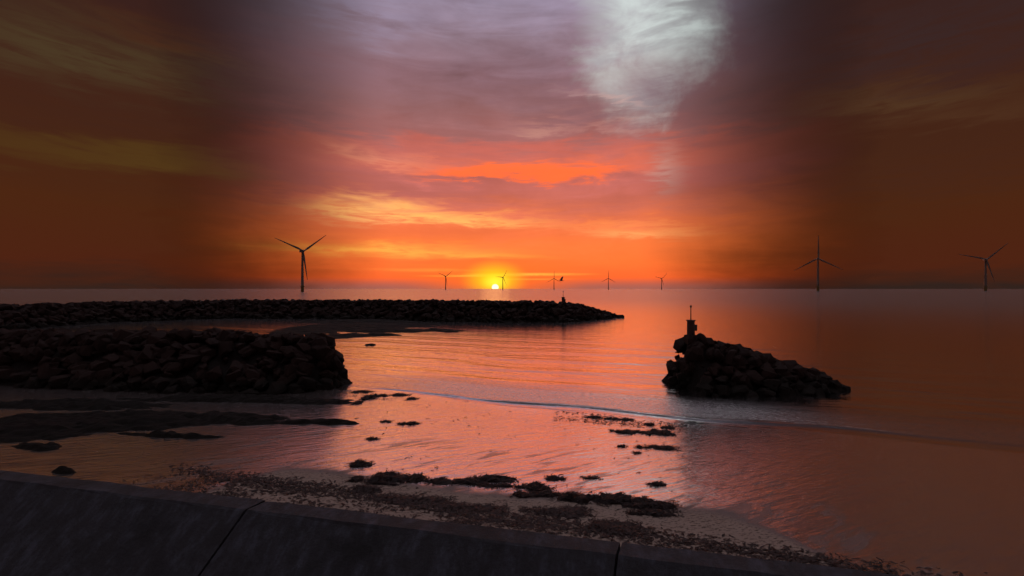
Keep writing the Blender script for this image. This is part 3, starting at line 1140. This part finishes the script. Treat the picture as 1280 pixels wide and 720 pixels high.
def nacelle_mesh():
    bm = bmesh.new()
    bmesh.ops.create_cube(bm, size=1.0)
    for v in bm.verts:
        v.co = Vector((v.co.x * 7.0, v.co.y * 19.0 + 5.0, v.co.z * 7.5))
        if v.co.y > 10:
            v.co.x *= 0.8
            v.co.z = v.co.z * 0.8 + 0.5
    bmesh.ops.bevel(bm, geom=bm.edges[:], offset=1.0, segments=2, affect='EDGES')
    return to_mesh('nacelle', bm, M_TURB)


def hub_mesh():
    bm = lathe([(0.4, 0), (2.2, 0.8), (3.2, 2.6), (3.2, 5.0)])
    bmesh.ops.rotate(bm, verts=bm.verts, matrix=Matrix.Rotation(R(-90), 3, 'X'))
    return to_mesh('rotor_hub', bm, M_TURB)


ME_N, ME_H = nacelle_mesh(), hub_mesh()


def turbine(px, dist, roll, yaw, label):
    x = (px - 640) / F * dist
    t = thing('wind_turbine', label, 'wind turbine', (x, dist, 0), R(yaw) - math.atan2(x, dist), 'offshore wind turbines on the horizon')
    obj('foundation', ME_P, None, t)
    obj('tower', ME_T, None, t)
    n = obj('nacelle', ME_N, None, t, (0, 0, HUB))
    h = obj('rotor_hub', ME_H, None, t, (0, -9.5, HUB))
    for k in range(3):
        b = obj('blade', ME_B, None, t, (0, -6.2, HUB))
        b.rotation_euler = (0, R(roll + 120 * k), 0)


turbine(557, 3600, 52, 24, 'wind turbine left of the setting sun, blades spread in a Y')
turbine(628.5, 3900, 33, 35, 'wind turbine standing right in the glow of the setting sun')
turbine(692.5, 4300, 0, 8, 'wind turbine just left of the flying bird and above the beacon')
turbine(760.5, 4250, 1, 8, 'wind turbine between the beacon and the right edge of the bright sky')
turbine(827, 4400, 45, 25, 'small wind turbine at the right edge of the bright sky')
turbine(378, 1190, 52, 22, 'large wind turbine against the dark sky on the left')
turbine(1022.5, 1480, 0, 8, 'large wind turbine above the dark rock mound, one blade straight up')
turbine(1232, 1530, 45, 24, 'rightmost wind turbine near the edge of the dark sky')


# ------------------------------------------------------------------ harbour beacons
M_BEAC = plain('beacon_dark_red_paint', (0.07, 0.03, 0.025, 1), 0.6)
M_STEEL = plain('galvanised_steel_dark', (0.05, 0.045, 0.045, 1), 0.5)


def beacon(loc, label, k):
    t = thing('harbour_beacon', label, 'beacon', loc, 0.0, 'harbour beacons')
    obj('plinth', lathe([(0.75 * k, -0.6 * k), (0.75 * k, 0.12 * k), (0.68 * k, 0.16 * k)], 12), M_CORE, t)
    obj('tower', lathe([(0.44 * k, 0.16 * k), (0.42 * k, 1.75 * k), (0.52 * k, 1.8 * k), (0.52 * k, 1.9 * k)], 14), M_BEAC, t)
    bm = bmesh.new()
    bmesh.ops.create_cube(bm, size=1.0)
    for v in bm.verts:
        v.co = Vector((v.co.x * 0.34 * k + 0.5 * k, v.co.y * 0.4 * k, v.co.z * 0.7 * k + 1.0 * k))
    bmesh.ops.bevel(bm, geom=bm.edges[:], offset=0.03 * k, segments=2, affect='EDGES')
    obj('equipment_box', bm, M_STEEL, t)
    obj('mast', lathe([(0.07 * k, 1.9 * k), (0.05 * k, 3.3 * k)], 8), M_STEEL, t)
    obj('lantern', lathe([(0.05 * k, 3.3 * k), (0.11 * k, 3.34 * k), (0.11 * k, 3.55 * k), (0.03 * k, 3.6 * k)], 10), M_STEEL, t)


beacon(Vector(((704 - 640) / F * 115.5, 115.5, 4.15)), 'squat beacon with thin mast on the far breakwater near its tip', 0.92)
beacon(Vector((14.85, 37.2, 4.05)), 'dark beacon on top of the near rock mound at the right', 0.72)


# ------------------------------------------------------------------ gull in flight
def gull():
    mat = plain('gull_grey_feathers', (0.22, 0.18, 0.17, 1), 0.8)
    d = 62.0
    c = Vector(((701.3 - 640) / F * d, d, CAMZ + (HZ - 350.6) / F * d))
    bm = bmesh.new()
    # body: rings along x (head to the right)
    rings = []
    for x, r, zz in ((-0.34, 0.012, -0.02), (-0.24, 0.045, -0.01), (-0.1, 0.075, 0), (0.05, 0.085, 0), (0.16, 0.06, 0.02), (0.22, 0.048, 0.045), (0.28, 0.042, 0.05), (0.32, 0.018, 0.04), (0.37, 0.006, 0.03)):
        rings.append([bm.verts.new((x, r * math.cos(a), zz + r * math.sin(a))) for a in [6.28318 * i / 8 for i in range(8)]])
    for a, b in zip(rings, rings[1:]):
        for i in range(8):
            j = (i + 1) % 8
            bm.faces.new((a[i], a[j], b[j], b[i]))
    bm.faces.new(rings[0][::-1])
    bm.faces.new(rings[-1])
    for s in (-1, 1):
        # wing raised steeply, swept back at the tip; four stations of leading edge, trailing edge with thickness
        st = [(0.14, -0.16, 0.05, 0.03), (0.07, -0.20, 0.13, 0.22), (-0.07, -0.25, 0.16, 0.42), (-0.22, -0.27, 0.17, 0.60)]
        lo = []
        for le, te, yy, zz in st:
            lo.append([bm.verts.new(p) for p in ((le, s * yy, zz), ((le + te) / 2, s * (yy + 0.012), zz - 0.01), (te, s * yy, zz - 0.01), ((le + te) / 2, s * (yy - 0.012), zz + 0.012))])
        for a, b in zip(lo, lo[1:]):
            for i in range(4):
                j = (i + 1) % 4
                bm.faces.new((a[i], a[j], b[j], b[i]))
        bm.faces.new(lo[0][::-1])
        bm.faces.new(lo[-1])
    # fanned tail
    tv = [bm.verts.new(p) for p in ((-0.28, -0.02, 0.0), (-0.28, 0.02, 0.0), (-0.46, 0.09, -0.02), (-0.46, -0.09, -0.02), (-0.37, 0, 0.012))]
    bm.faces.new((tv[0], tv[1], tv[4]))
    bm.faces.new((tv[1], tv[2], tv[4]))
    bm.faces.new((tv[2], tv[3], tv[4]))
    bm.faces.new((tv[3], tv[0], tv[4]))
    bmesh.ops.recalc_face_normals(bm, faces=bm.faces)
    o = obj('flying_gull', bm, mat)
    o.location = c
    o.rotation_euler = (R(8), R(-4), R(196))
    tag(o, 'small dark gull flying with raised wings above the beacon', 'bird')


gull()
